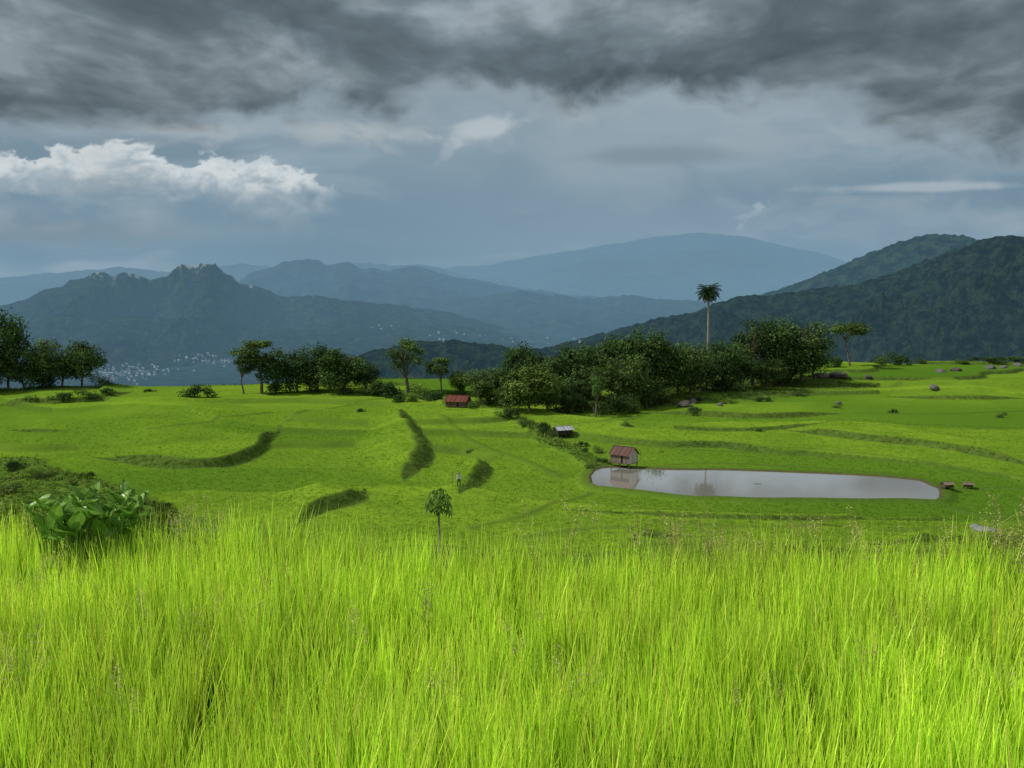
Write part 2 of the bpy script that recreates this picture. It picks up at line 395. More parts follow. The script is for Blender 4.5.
ridge('forested_hill',[(470,372),(540,352),(600,335),(660,318),(700,310),(745,298),(800,291),(850,285),(890,277),(920,265),(950,252),(985,239),(1003,236),(1030,240),(1120,232),(1400,245)],3000,1500,900,-360,M_near,.45,360,9,6,rows=260,cols=1600,sm=300,fine=8.)
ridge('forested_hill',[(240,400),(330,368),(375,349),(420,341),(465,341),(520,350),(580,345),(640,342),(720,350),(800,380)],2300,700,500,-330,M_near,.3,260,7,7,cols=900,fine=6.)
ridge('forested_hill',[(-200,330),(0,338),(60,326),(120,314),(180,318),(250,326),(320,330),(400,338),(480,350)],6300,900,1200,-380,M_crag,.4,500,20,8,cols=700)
# town
b=B();walls=[lin((215,212,205)),lin((190,190,190)),lin((160,150,140)),lin((225,225,225))]
roofs=[lin((130,80,64)),lin((180,185,190)),lin((205,205,205)),lin((100,84,80)),lin((110,130,148))]
for (px,py,sx,sy,n) in [(130,373,42,5,100),(210,362,26,4,50),(110,379,22,5,36),(375,330,25,4,6),(470,339,45,4,12),(545,341,40,3,8),(60,366,40,6,10)]:
    for _ in range(n):
        a,te=azte(px+R.normal()*sx*.6,py+R.normal()*sy*.6)
        tt=np.geomspace(1500,12000,260);vv_=land(a,tt);ok_=vv_>=CAMZ+tt*te
        if not ok_.any(): continue
        ii=int(np.argmax(ok_));x,y,z=tt[ii]*math.sin(a),tt[ii]*math.cos(a),vv_[ii]
        k_=.6*tt[ii]/5000.;w=R.uniform(3,6)*k_;l=R.uniform(4,10)*k_;h=R.uniform(3,6)*k_;rz=R.uniform(-.5,.5)
        b.box((x,y,z+h/2),(l,w,h*.5+4),walls[R.integers(4)],0,rz)
        ca,sa=math.cos(rz),math.sin(rz);q=[(-l*1.1,-w*1.1,0),(l*1.1,-w*1.1,0),(l*1.1,0,3),(-l*1.1,0,3),(-l*1.1,w*1.1,0),(l*1.1,w*1.1,0)]
        vv=[(x+u*ca-v*sa,y+u*sa+v*ca,z+h+4+k) for u,v,k in q]
        b.add(vv,[[0,1,2,3],[3,2,5,4]],roofs[R.integers(5)],0)
m,t,o=newmat('town_walls_roofs_painted_haze');m.cycles.emission_sampling='NONE';s1=principled(t,t.attr('col',out='Color'),.8);e=t.node('ShaderNodeEmission');e.inputs[0].default_value=(*lin((84,116,134)),1)
mx=t.node('ShaderNodeMixShader');mx.inputs[0].default_value=.62;t.put(mx.inputs[1],s1);t.put(mx.inputs[2],e.outputs[0]);t.put(o,mx.outputs[0])  # house colours overlaid with painted haze, a constant emission mix
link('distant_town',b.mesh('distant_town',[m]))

# ---------------------------------------------------------------- instancing
def scatter(name,P,rot,scl,idx,tone,objs):
    col=bpy.data.collections.new(name+'_parts')
    for ob in objs: col.objects.link(ob)
    me=bpy.data.meshes.new(name);me.vertices.add(len(P));me.vertices.foreach_set('co',np.asarray(P,np.float32).ravel())
    a=me.attributes.new('rot','FLOAT_VECTOR','POINT');a.data.foreach_set('vector',np.asarray(rot,np.float32).ravel())
    a=me.attributes.new('scl','FLOAT_VECTOR','POINT');a.data.foreach_set('vector',np.asarray(scl,np.float32).ravel())
    a=me.attributes.new('idx','INT','POINT');a.data.foreach_set('value',np.asarray(idx,np.int32))
    a=me.attributes.new('tone','FLOAT','POINT');a.data.foreach_set('value',np.asarray(tone,np.float32))
    ob=link(name,me)
    ng=bpy.data.node_groups.new(name+'_nodes','GeometryNodeTree')
    ng.interface.new_socket('Geometry',in_out='INPUT',socket_type='NodeSocketGeometry')
    ng.interface.new_socket('Geometry',in_out='OUTPUT',socket_type='NodeSocketGeometry')
    N=ng.nodes;gi=N.new('NodeGroupInput');go=N.new('NodeGroupOutput');ip=N.new('GeometryNodeInstanceOnPoints')
    ci=N.new('GeometryNodeCollectionInfo');ci.inputs['Collection'].default_value=col
    ci.inputs['Separate Children'].default_value=True;ci.inputs['Reset Children'].default_value=True
    def na(n,ty):
        q=N.new('GeometryNodeInputNamedAttribute');q.data_type=ty;q.inputs[0].default_value=n
        return [s for s in q.outputs if s.enabled and s.name=='Attribute'][0]
    L=ng.links.new
    L(gi.outputs[0],ip.inputs['Points']);L(ci.outputs[0],ip.inputs['Instance']);ip.inputs['Pick Instance'].default_value=True
    L(na('idx','INT'),ip.inputs['Instance Index']);L(na('scl','FLOAT_VECTOR'),ip.inputs['Scale'])
    e=N.new('FunctionNodeEulerToRotation');L(na('rot','FLOAT_VECTOR'),e.inputs[0]);L(e.outputs[0],ip.inputs['Rotation'])
    L(ip.outputs[0],go.inputs[0])
    mod=ob.modifiers.new('scatter','NODES');mod.node_group=ng
    return ob
def tuft(name,n,L0,L1,w,spread,bend,segs,cb,ct,mat,rng,yel=.0,up=.25,pw=1.0,wr=(.7,1.2)):
    b=B()
    for i in range(n):
        a=rng.uniform(0,2*np.pi);L=rng.uniform(L0,L1);t=np.linspace(0,1,segs+1)
        lean=abs(rng.normal())*up+.02;bd=rng.uniform(.05,1)**1.6*bend
        ox,oy=rng.normal(size=2)*spread
        ang=lean+bd*t**2.2
        ds=L/segs;hx=np.concatenate([[0],np.cumsum(np.sin(ang[1:])*ds)]);hz=np.concatenate([[0],np.cumsum(np.cos(ang[1:])*ds)])
        ca,sa=math.cos(a),math.sin(a);C=np.stack([ox+hx*ca,oy+hx*sa,hz],1)
        ta=a+np.pi/2+rng.normal()*.5;wd=w*rng.uniform(*wr)*np.where(t<.3,.6+t*1.3,1)*np.clip((1-t)*1.6,0.04,1)**.8
        T=np.array([math.cos(ta),math.sin(ta),0]);V=np.stack([C-T*wd[:,None]*.5,C+T*wd[:,None]*.5],1).reshape(-1,3)
        Q=[[2*k,2*k+1,2*k+3,2*k+2] for k in range(segs)]
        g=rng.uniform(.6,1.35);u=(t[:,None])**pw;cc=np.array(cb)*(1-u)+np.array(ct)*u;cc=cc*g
        if rng.random()<yel: cc=cc*.35+np.array(lin((214,196,110)))*.65
        b.add(V,Q,np.repeat(cc,2,axis=0))
    return bpy.data.objects.new(name,b.mesh(name,[mat]))
rr=np.random.default_rng(11)
riceobs=[tuft('rice_tuft_%d'%i,12,.5,1.05,.0145,.04,.42,5,lin((38,70,8)),lin(((212,238,76) if i%3 else (188,228,64))),M_rice,rr,.08,.10,1.05,(.5,1.35)) for i in range(10)]  # blade base: natural dark green, painted darker to deepen gaps between blades
# foreground
N0=8800
x=rr.uniform(-13,13,N0*4);y=rr.uniform(2.6,11,N0*4)
vis=(y<edge_y(x)+.25)&(np.abs(x)<y*.58+1.2)&(vn(x/.35,y/.35,91)+.35*rr.random(len(x))>.28)
x=x[vis][:N0];y=y[vis][:N0];z=terrain(x,y)-.02
hh=.90+.26*fbm(x/.8,y/.8,3,77)+.08*rr.normal(size=len(x))
wx=.05*fbm(x/1.6,y/1.6,2,78)+.02;wy=.08*fbm(x/1.3,y/1.3,2,79)
rot=np.stack([wx,wy,rr.uniform(-3.1,3.1,len(x))],1)
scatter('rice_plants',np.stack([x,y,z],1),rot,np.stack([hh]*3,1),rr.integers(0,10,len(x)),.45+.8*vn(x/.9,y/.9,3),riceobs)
print('foreground tufts',len(x))
# mid-distance rice
midobs=[tuft('rice_clump_%d'%i,6,.3,.55,.07,.16,.6,2,lin((80,116,30)),lin((128,158,48)),M_ricemid,rr,0,.25) for i in range(5)]
rad=np.hypot(gx,gy);azg=np.arctan2(gx,gy)
ok=(rad>76)&(rad<180)&(np.abs(azg)<math.radians(33))&(gb<.2)&(gr<.3)&(gsd>.8)
ids=np.nonzero(ok)[0];ids=rr.choice(ids,min(38000,len(ids)),replace=False)
jx=gx[ids]+rr.normal(size=len(ids))*.12;jy=gy[ids]+rr.normal(size=len(ids))*.12
s=rr.uniform(.6,1.0,len(ids))
scatter('rice_fields',np.stack([jx,jy,gz[ids]-.08],1),np.stack([0*s,0*s,rr.uniform(0,6.28,len(s))],1),np.stack([s,s,s*.55],1),rr.integers(0,5,len(s)),np.clip(gt[ids]*1.6-.5,-.4,1),midobs)
# bank weeds
wobs=[tuft('weed_clump_%d'%i,10,.35,.9,.10,.22,.9,3,lin((58,84,30)),lin((108,134,52)) if i%3 else lin((134,140,78)),M_weed,rr,0,.45) for i in range(6)]
ok=(rad>74)&(rad<240)&(np.abs(azg)<math.radians(34))&((gb>.7)|(gr>.5))&(gsd>.5)
ids=np.nonzero(ok)[0];ids=rr.choice(ids,min(18000,len(ids)),replace=False)
jx=gx[ids]+rr.normal(size=len(ids))*.15;jy=gy[ids]+rr.normal(size=len(ids))*.15
s=rr.uniform(.15,.5,len(ids))*(1+.7*(gr[ids]>.5)*(vn(jx/5,jy/5,9)>.6))
scatter('grass_bank_weeds',np.stack([jx,jy,gz[ids]-.05],1),np.stack([0*s,0*s,rr.uniform(0,6.28,len(s))],1),np.stack([s,s,s],1),rr.integers(0,6,len(s)),vn(jx/4,jy/4,15),wobs)

# ---------------------------------------------------------------- trees
def make_tree(name,seed,H=10.,W=8.,kind='round',tint=(1,1,1),dens=1.):
    g=np.random.default_rng(seed);b=B();bark=np.array(lin((104,94,80)))
    tb={'round':.14,'open':.42,'tall':.28,'umbrella':.55,'bush':.02,'column':.05}[kind]
    cb=H*tb;cz=(cb+H)/2;ch=(H-cb)/2
    if kind!='bush':
        k=7;tt=np.linspace(0,1,k);top=H*(.8 if kind in('round','tall','column') else .62)
        wx=np.cumsum(g.normal(size=k)*.025*H)*tt;wy=np.cumsum(g.normal(size=k)*.025*H)*tt
        tr=np.stack([wx,wy,-.4+tt*(top+.4)],1);b.tube(tr,.022*H*(1-tt*.75)+.03,7,bark,1)
    else: tr=np.array([[0,0,-.2],[0,0,.3]])
    n={'round':19,'open':12,'tall':13,'umbrella':9,'bush':7,'column':12}[kind]
    pts=[];tries=0
    while len(pts)<n and tries<500:
        tries+=1
        d=g.normal(size=3);d/=np.linalg.norm(d);q=g.uniform(.35,1)**.6
        if kind=='umbrella': d[2]=abs(d[2])*.5+.2
        c=np.array([d[0]*W/2*.72*q,d[1]*W/2*.72*q,cz+d[2]*ch*.74*q])
        if kind=='column': c[:2]*=(1-(c[2]-cb)/(H-cb))*.9+.25
        if kind=='bush': c[2]=abs(d[2])*H*.55*q+.1*H
        pts.append(c)
    for c in pts:
        rl=W*g.uniform(.13,.24)*(.8 if kind=='open' else 1)*(.7 if kind=='column' else 1)
        if kind=='umbrella': rl*=.95
        if kind!='bush':
            h0=np.clip(c[2]-g.uniform(.15,.35)*H,H*tb*.75,tr[-1,2])
            st=np.array([np.interp(h0,tr[:,2],tr[:,0]),np.interp(h0,tr[:,2],tr[:,1]),h0])
            mid=(st+c)/2+np.array([0,0,.04*H])+g.normal(size=3)*.02*H
            b.tube([st,mid,c],[.010*H,.007*H,.003*H],5,bark,1)
            for _ in range(3):
                e=c+g.normal(size=3)*rl*.6;b.tube([c*.6+mid*.4,c,e],[.004*H,.003*H,.0015*H],4,bark,1)
        nl=int(dens*g.uniform(220,330)*(1.1 if kind=='round' else .85 if kind=='open' else 1.))
        d=g.normal(size=(nl,3));d/=np.linalg.norm(d,axis=1,keepdims=True)
        lump=1+.28*np.sin(d[:,0]*5+c[0]*3)*np.sin(d[:,1]*4+c[1])+.2*np.sin(d[:,2]*7+c[2]*2)
        q=g.uniform(.25,1.08,nl)**.5*lump
        fl=.62 if kind in('open','umbrella') else .85
        P=c+d*q[:,None]*rl*np.array([1,1,fl])
        keep=vn(P[:,0]/(rl*.5)+seed,P[:,2]/(rl*.5)+P[:,1]/(rl*.6),seed)>.24
        P=P[keep];dd=d[keep];qq=q[keep]
        if kind=='bush': P[:,2]=np.abs(P[:,2])
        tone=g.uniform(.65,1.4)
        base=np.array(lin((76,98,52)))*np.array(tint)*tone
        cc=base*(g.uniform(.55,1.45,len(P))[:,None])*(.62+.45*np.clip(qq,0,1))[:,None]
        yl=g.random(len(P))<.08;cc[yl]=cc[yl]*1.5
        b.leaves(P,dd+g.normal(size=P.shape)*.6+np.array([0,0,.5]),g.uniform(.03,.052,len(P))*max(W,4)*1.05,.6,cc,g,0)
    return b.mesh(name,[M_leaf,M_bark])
LIGHT=(1.5,1.4,1.1);DARK=(.76,.84,.88);MED=(1.1,1.08,1)
TM={'r1':('round',9,9,DARK),'r2':('round',10,8,MED),'r3':('round',9,10,(.9,.95,.9)),'r4':('round',10,8,(1.3,1.25,1)),'o1':('open',10,9,MED),'o2':('open',10,9,DARK),
    't1':('tall',12,7,(1.3,1.3,1.1)),'t2':('tall',12,7,DARK),'u1':('umbrella',8,8,MED),'b1':('bush',3,4,MED),'b2':('bush',3,4,(1.5,1.4,1)),'b3':('bush',3,5,DARK),'c1':('column',10,5,(1.25,1.35,1.2)),'l1':('round',9,11,LIGHT)}
TME={k:(make_tree('tree_mesh_'+k,100+i,v[1],v[2],v[0],v[3]),v[1],v[2]) for i,(k,v) in enumerate(TM.items())}
def put_tree(px,base,top,w,k,name=None):
    x,y,z,r=ground_hit(px,base);me,H,W=TME[k]
    hp=(base-top)*r/F;wp=w*r/F
    nm=name or ('bush' if k[0]=='b' else 'broadleaf_tree')
    link(nm,me,(x,y,z-.15),(0,0,R.uniform(0,6.28)),(wp/W*1.06,wp/W*1.06,hp/H*1.02))
TL=[(8,386,314,46,'r1'),(-24,386,322,46,'r3'),(42,385,336,44,'r2'),(82,385,341,46,'r3'),(62,385,354,40,'r1'),(100,386,366,30,'b1'),(24,386,358,38,'r3'),(-5,387,346,44,'r2'),(40,387,368,34,'b3'),
(200,397,376,38,'b3'),(262,394,337,60,'o1'),(244,394,352,34,'o2'),(276,393,352,40,'r1'),
(297,392,350,38,'r1'),(318,392,343,48,'r1'),(344,394,346,56,'r3'),(366,392,362,38,'r1'),(300,393,368,50,'b2'),(335,394,374,40,'b1'),(280,394,374,30,'b3'),(330,390,350,44,'r2'),(310,391,360,44,'r3'),
(408,393,336,44,'t1'),(441,396,354,38,'o1'),(462,396,366,30,'r4'),(394,397,374,38,'b3'),(420,398,376,34,'b1'),(380,394,370,38,'b3'),
(482,404,366,46,'r2'),(503,400,364,46,'r1'),(520,397,341,44,'r1'),(529,412,363,68,'l1'),(548,410,370,44,'r2'),(555,404,358,44,'r1'),(510,410,384,40,'r1'),(540,402,350,44,'r3'),
(572,405,342,58,'r1'),(600,400,334,62,'r3'),(586,410,358,50,'r2'),(596,417,362,28,'c1'),(622,410,348,50,'r2'),(640,402,328,62,'r1'),(664,400,331,60,'r3'),(618,400,336,52,'r1'),(652,398,334,50,'t2'),(582,402,340,44,'t2'),
(630,414,384,32,'b1'),(655,402,354,50,'r1'),(690,394,336,50,'r2'),(678,396,350,50,'r3'),(646,408,370,44,'r2'),(566,413,383,40,'b3'),(610,414,380,38,'b3'),(700,392,352,50,'r1'),(634,406,356,44,'r3'),(576,412,374,44,'r1'),
(722,389,340,46,'r1'),(738,387,338,38,'r2'),(752,386,315,50,'t2'),(776,384,318,60,'r1'),(801,382,318,58,'r2'),(790,384,340,60,'r3'),(766,389,356,40,'r2'),(812,378,348,40,'r1'),(725,392,366,46,'b3'),(742,389,356,46,'r1'),(782,386,360,46,'r1'),
(850,366,324,42,'u1'),(885,366,346,30,'b1'),(903,365,348,22,'b3'),(832,367,350,24,'b3'),(920,364,354,16,'b1'),
(985,362,355,40,'b3'),(1015,362,354,44,'b3'),(960,363,358,18,'b1'),(1060,364,345,60,'r1'),(1100,364,340,60,'r2'),
(498,405,385,32,'b3'),(380,395,378,28,'b2'),(448,404,392,24,'b2'),(476,408,394,30,'b1'),(432,399,386,30,'b3'),(412,402,390,22,'b1'),(395,402,389,24,'b3'),
(508,416,402,30,'b3'),(525,424,412,26,'b1'),(540,430,417,24,'b3'),(552,436,424,18,'b1'),(582,446,436,18,'b3'),(598,453,441,18,'b1'),(603,463,454,20,'b3'),(590,468,460,18,'b2'),
(660,404,390,36,'b1'),(700,402,393,30,'b3'),(730,404,396,24,'b2'),(760,401,392,26,'b3'),(800,396,388,22,'b1'),(690,412,404,26,'b3'),(716,390,376,30,'b3'),
(893,413,405,10,'b3'),(1002,418,409,12,'b1'),(838,408,401,12,'b1'),(760,432,426,10,'b3'),(60,399,388,26,'b3'),(85,399,386,28,'b1'),(30,402,394,22,'b2'),(110,393,385,20,'b3'),
(18,470,455,26,'b3'),(40,478,466,24,'b1'),(70,485,476,20,'b2'),(88,476,468,14,'b3'),(12,492,478,30,'b1'),(170,506,498,20,'b3'),(150,392,386,14,'b3'),(362,412,405,12,'b3'),
(585,452,443,14,'b1'),(660,452,449,10,'b3'),(470,452,447,10,'b1')]
for q in TL: put_tree(*q)

# palm
def make_palm():
    g=np.random.default_rng(5);b=B();H=20.5
    t_=np.linspace(0,1,16);tr=np.stack([.35*np.sin(t_*2.2),.2*t_,t_*H],1)
    b.tube(tr,.24-.08*t_+.015*np.sin(t_*60),8,lin((150,142,125)),1)
    top=tr[-1]
    for i in range(40):
        a=i*2.399+g.normal()*.2;el=1.35-(i/40)*2.1;L=g.uniform(2.4,3.1)*(0.85 if i>32 else 1)
        s=np.linspace(0,1,9);ang=el-s**1.3*1.25;ds=L/8
        hx=np.concatenate([[0],np.cumsum(np.cos(ang[1:])*ds)]);hz=np.concatenate([[0],np.cumsum(np.sin(ang[1:])*ds)])
        C=top+np.stack([hx*math.cos(a),hx*math.sin(a),hz],1)
        dead=i>33;c0=np.array(lin((92,84,54)) if dead else lin((54,74,38)))*g.uniform(.8,1.25)
        b.tube(C,.035*(1-s*.8),4,c0*.9,0)
        side=np.array([-math.sin(a),math.cos(a),0])
        for k in range(34):
            u=.12+.88*k/33;p=np.array([np.interp(u,s,C[:,j]) for j in range(3)])
            q=np.array([np.interp(min(u+.05,1),s,C[:,j]) for j in range(3)]);d=(q-p)/(np.linalg.norm(q-p)+1e-6) if u<.95 else (C[-1]-C[-2])/np.linalg.norm(C[-1]-C[-2])
            ll=.75*math.sin(math.pi*min(1,u*.85+.12))+.12
            for sg in(-1,1):
                dr=side*sg*.8+d*.45+np.array([0,0,g.uniform(-.5,.25)]);dr/=np.linalg.norm(dr)
                b.add([p-d*.035,p+dr*ll*.5+d*.05,p+dr*ll+np.array([0,0,-.12*ll]),p+dr*ll*.5-d*.05],[[0,1,2,3]],c0*g.uniform(.75,1.3),0)
    for _ in range(14):
        a=g.uniform(0,6.28);P=top+np.array([math.cos(a)*.3,math.sin(a)*.3,-.3])
        b.tube([top,P,P+[math.cos(a)*.15,math.sin(a)*.15,-.9-g.random()*.6]],[.05,.04,.015],4,lin((110,98,60)),1)
    return b.mesh('palm_tree',[M_leaf,M_bark]),H
pm,PH=make_palm();x,y,z,r=ground_hit(706,389)
s=(389-293)*r/F/PH;link('palm_tree',pm,(x,y,z-.2),(0,0,.4),(s*1.12,s*1.12,s))

# papaya tree
def papaya():
    g=np.random.default_rng(3);b=B();H=3.9
    t_=np.linspace(0,1,10);tr=np.stack([.06*np.sin(t_*3),.0*t_,t_*H],1);b.tube(tr,.07-.03*t_,8,lin((150,142,118)),1);top=tr[-1]
    for i in range(20):
        a=i*2.399;el=1.25-i*.085;L=g.uniform(.42,.62);d=np.array([math.cos(a)*math.cos(el),math.sin(a)*math.cos(el),math.sin(el)])
        e=top+d*L+np.array([0,0,-.04]);b.tube([top-[0,0,.01*i],top+d*L*.5+[0,0,.03],e],[.012,.01,.007],4,lin((150,170,90)),0)
        n=d*.5+np.array([0,0,1.]);n/=np.linalg.norm(n);u=d-n*(d@n);u/=np.linalg.norm(u);w=np.cross(n,u)
        c0=np.array(lin((112,146,68)))*g.uniform(.6,1.4)
        for k in range(9):
            th=(k-4)*.62;dd=u*math.cos(th)+w*math.sin(th);pp=np.cross(n,dd);ll=(.30 if abs(k-4)<3 else .2)*g.uniform(.85,1.1)
            b.add([e,e+dd*ll*.6+pp*.05-n*.06,e+dd*ll-n*.2,e+dd*ll*.6-pp*.05-n*.06],[[0,1,2,3]],c0,0)
    for i in range(9):
        a=i*2.4;c=top+np.array([math.cos(a)*.1,math.sin(a)*.1,-.18-.05*(i%4)]);b.tube([c+[0,0,.08],c+[0,0,.03],c-[0,0,.05],c-[0,0,.1]],[.015,.05,.05,.01],6,lin((96,124,50)),0)
    return b.mesh('papaya_tree',[M_leaf,M_bark])
a,te=azte(438,503);rr_=34.;x=rr_*math.sin(a);y=rr_*math.cos(a);z0=float(terrain(np.array([x]),np.array([y]))[0]);topz=CAMZ+rr_*te
link('papaya_tree',papaya(),(x,y,z0-.1),(0,0,.3),(.8,.8,(topz-z0+.1)/3.9))
a,te=azte(498,538);rr_=30.;x=rr_*math.sin(a);y=rr_*math.cos(a);z0=float(terrain(np.array([x]),np.array([y]))[0]);hz=CAMZ+rr_*te-z0
link('bush',make_tree('flowering_bush_mesh',55,hz,1.5,'open',(2.0,1.8,1.4),.35),(x,y,z0-.05))
for (px,py,rr_) in [(560,548,28),(640,550,32),(395,552,26),(760,548,30)]:
    a,te=azte(px,py);x=rr_*math.sin(a);y=rr_*math.cos(a);z0=float(terrain(np.array([x]),np.array([y]))[0]);hz=CAMZ+rr_*te-z0
    link('bush',TME['b2'][0],(x,y,z0-.05),(0,0,px),(.4,.4,hz/3.0))

# taro plants
def taro(seed):
    g=np.random.default_rng(seed);b=B()
    for i in range(11):
        a=g.uniform(0,6.28);H=g.uniform(.84,1.14);out=g.uniform(.04,.2)
        s=np.linspace(0,1,6);C=np.stack([out*s**1.6*math.cos(a),out*s**1.6*math.sin(a),H*s],1)
        b.tube(C,.011-.006*s,5,lin((130,160,80)),0)
        e=C[-1];tilt=g.uniform(-1.2,.4);d=np.array([math.cos(a)*math.cos(tilt),math.sin(a)*math.cos(tilt),-math.sin(tilt)])
        w=np.array([-math.sin(a),math.cos(a),0]);w=w+g.normal(size=3)*.2;w/=np.linalg.norm(w);n=np.cross(d,w);n/=np.linalg.norm(n)
        L=g.uniform(.17,.28);nu,nv=9,7;V=[]
        for iu in range(nu):
            u=iu/(nu-1)
            for iv in range(nv):
                v=iv/(nv-1)*2-1
                wd=.36*L*math.sin(math.pi*min(1,(u*.88+.12)))**.8*(1-.25*u)
                xx=(u-.28)*L*1.05-(abs(v)**1.5)*.22*L*(1-u)
                zz=.09*L*(v*v)-.25*L*max(0,u-.3)**2+.010*math.sin(iv*3+iu)
                V.append(e+d*xx+w*v*wd+n*zz)
        c0=np.array(lin((128,172,70)))*g.uniform(.7,1.3);Q=[[p*nv+q,p*nv+q+1,(p+1)*nv+q+1,(p+1)*nv+q] for p in range(nu-1) for q in range(nv-1)]
        cc=np.array([c0*(1.3 if (k%nv)==nv//2 else 1) for k in range(nu*nv)])
        b.add(V,Q,cc,0)
    return b.mesh('taro_plant',[M_taro],smooth=True)
tm=[taro(s) for s in(1,2,3)]
for i,(px,rr_) in enumerate([(48,9.9),(60,10.1),(74,9.8),(88,10.2),(100,9.9),(112,10.0),(128,10.2),(85,10.4),(70,10.3)]):
    a,_=azte(px,510);x=rr_*math.sin(a);y=rr_*math.cos(a);y=min(y,float(edge_y(x))+.15)
    link('taro_plant',tm[i%3],(x,y,0.02),(0,0,i*1.7),(.9,.9,1.04-.05*(i%3)))
def weedstalk(seed):
    g=np.random.default_rng(seed);b=B()
    for i in range(5):
        H=g.uniform(.9,1.22);a=g.uniform(0,6.28);l=g.uniform(.05,.3);s=np.linspace(0,1,6)
        C=np.stack([l*s**2*math.cos(a)+g.normal()*.08,l*s**2*math.sin(a)+0*s,H*s],1);b.tube(C,.004-.0025*s,4,lin((150,150,84)),0)
        n=26;u=g.uniform(.82,1,n);P=np.stack([np.interp(u,s,C[:,j]) for j in range(3)],1)+g.normal(size=(n,3))*.022
        b.leaves(P,g.normal(size=(n,3)),.022,.5,np.tile(np.array(lin((190,182,120))),(n,1))*g.uniform(.7,1.2,(n,1)),g,0)
        for k in range(4):
            u=.3+.15*k;p=np.array([np.interp(u,s,C[:,j]) for j in range(3)]);aa=g.uniform(0,6.28);d=np.array([math.cos(aa),math.sin(aa),.6])
            ww=np.array([-math.sin(aa),math.cos(aa),0])*.007
            b.add([p-ww,p+ww,p+d*.18+ww*.6,p+d*.18-ww*.6],[[0,1,2,3]],lin((130,160,56)),0);b.add([p+d*.18-ww*.6,p+d*.18+ww*.6,p+d*.24+[0,0,-.05]+ww*.1,p+d*.24+[0,0,-.05]-ww*.1],[[0,1,2,3]],lin((130,160,56)),0)
    return bpy.data.objects.new('weed_stalk_%d'%seed,b.mesh('weed_stalk',[M_rice]))
wx=np.concatenate([rr.uniform(1.2,5.2,30),rr.uniform(-5.5,1.2,8),rr.uniform(-4.5,4.5,20)]);wy=np.concatenate([edge_y(wx[:38])+rr.uniform(-.5,.35,38),rr.uniform(5.5,8.3,20)])
ws=np.concatenate([rr.uniform(.85,1.05,38),rr.uniform(.75,.88,20)])
scatter('seeding_grass',np.stack([wx,wy,wx*0],1),np.stack([0*wx,0*wx,rr.uniform(0,6.28,len(wx))],1),np.stack([ws]*3,1),rr.integers(0,4,len(wx)),wx*0+.6,[weedstalk(s) for s in range(4)])

# ---------------------------------------------------------------- boulders
def boulder(seed,sx,sy,sz,col):
    nu,nv=20,12;g=np.random.default_rng(seed);off=g.uniform(0,50)
    PH_,TH_=np.meshgrid(np.linspace(.02,np.pi-.02,nv),np.linspace(0,2*np.pi,nu,endpoint=False),indexing='ij')
    D=np.stack([np.sin(PH_)*np.cos(TH_),np.sin(PH_)*np.sin(TH_),np.cos(PH_)],-1).reshape(-1,3)
    k=1+.35*fbm(D[:,0]*1.6+off,D[:,1]*1.6+D[:,2]*2.1,4,seed)
    mxx=np.maximum.reduce([np.abs(D[:,0]*.9+D[:,2]*.4),np.abs(D[:,1]),np.abs(D[:,2]*.9-D[:,0]*.2),np.full(len(D),.6)])
    k=k*np.minimum(1,.82/mxx+.08)
    V=D*k[:,None]*np.array([sx,sy,sz])
    Q=[[i*nu+j,(i+1)*nu+j,(i+1)*nu+(j+1)%nu,i*nu+(j+1)%nu] for i in range(nv-1) for j in range(nu)]
    b=B();b.add(V,Q,col);return b.mesh('boulder',[M_rock],smooth=False)
for i,(px,py,w,h) in enumerate([(685,407,14,7),(693,403,9,5),(820,377,16,4),(838,376,16,4),(934,389,9,4),(940,372,11,3),(956,371,9,4),(990,369,11,4),(1003,368,9,3),(985,531,18,4),(975,528,10,4),(720,406,7,4),(868,378,6,3),(838,404,6,3),(1018,366,9,3)]):
    x,y,z,r=ground_hit(px,py);s=r/F
    col=lin((104,102,98)) if i%3 else lin((90,84,78))
    if py>500: col=lin((132,135,138))
    link('boulder',boulder(i,w*s*.55,w*s*.45,h*s*.75,col),(x,y,z+h*s*.1),(0,0,i))

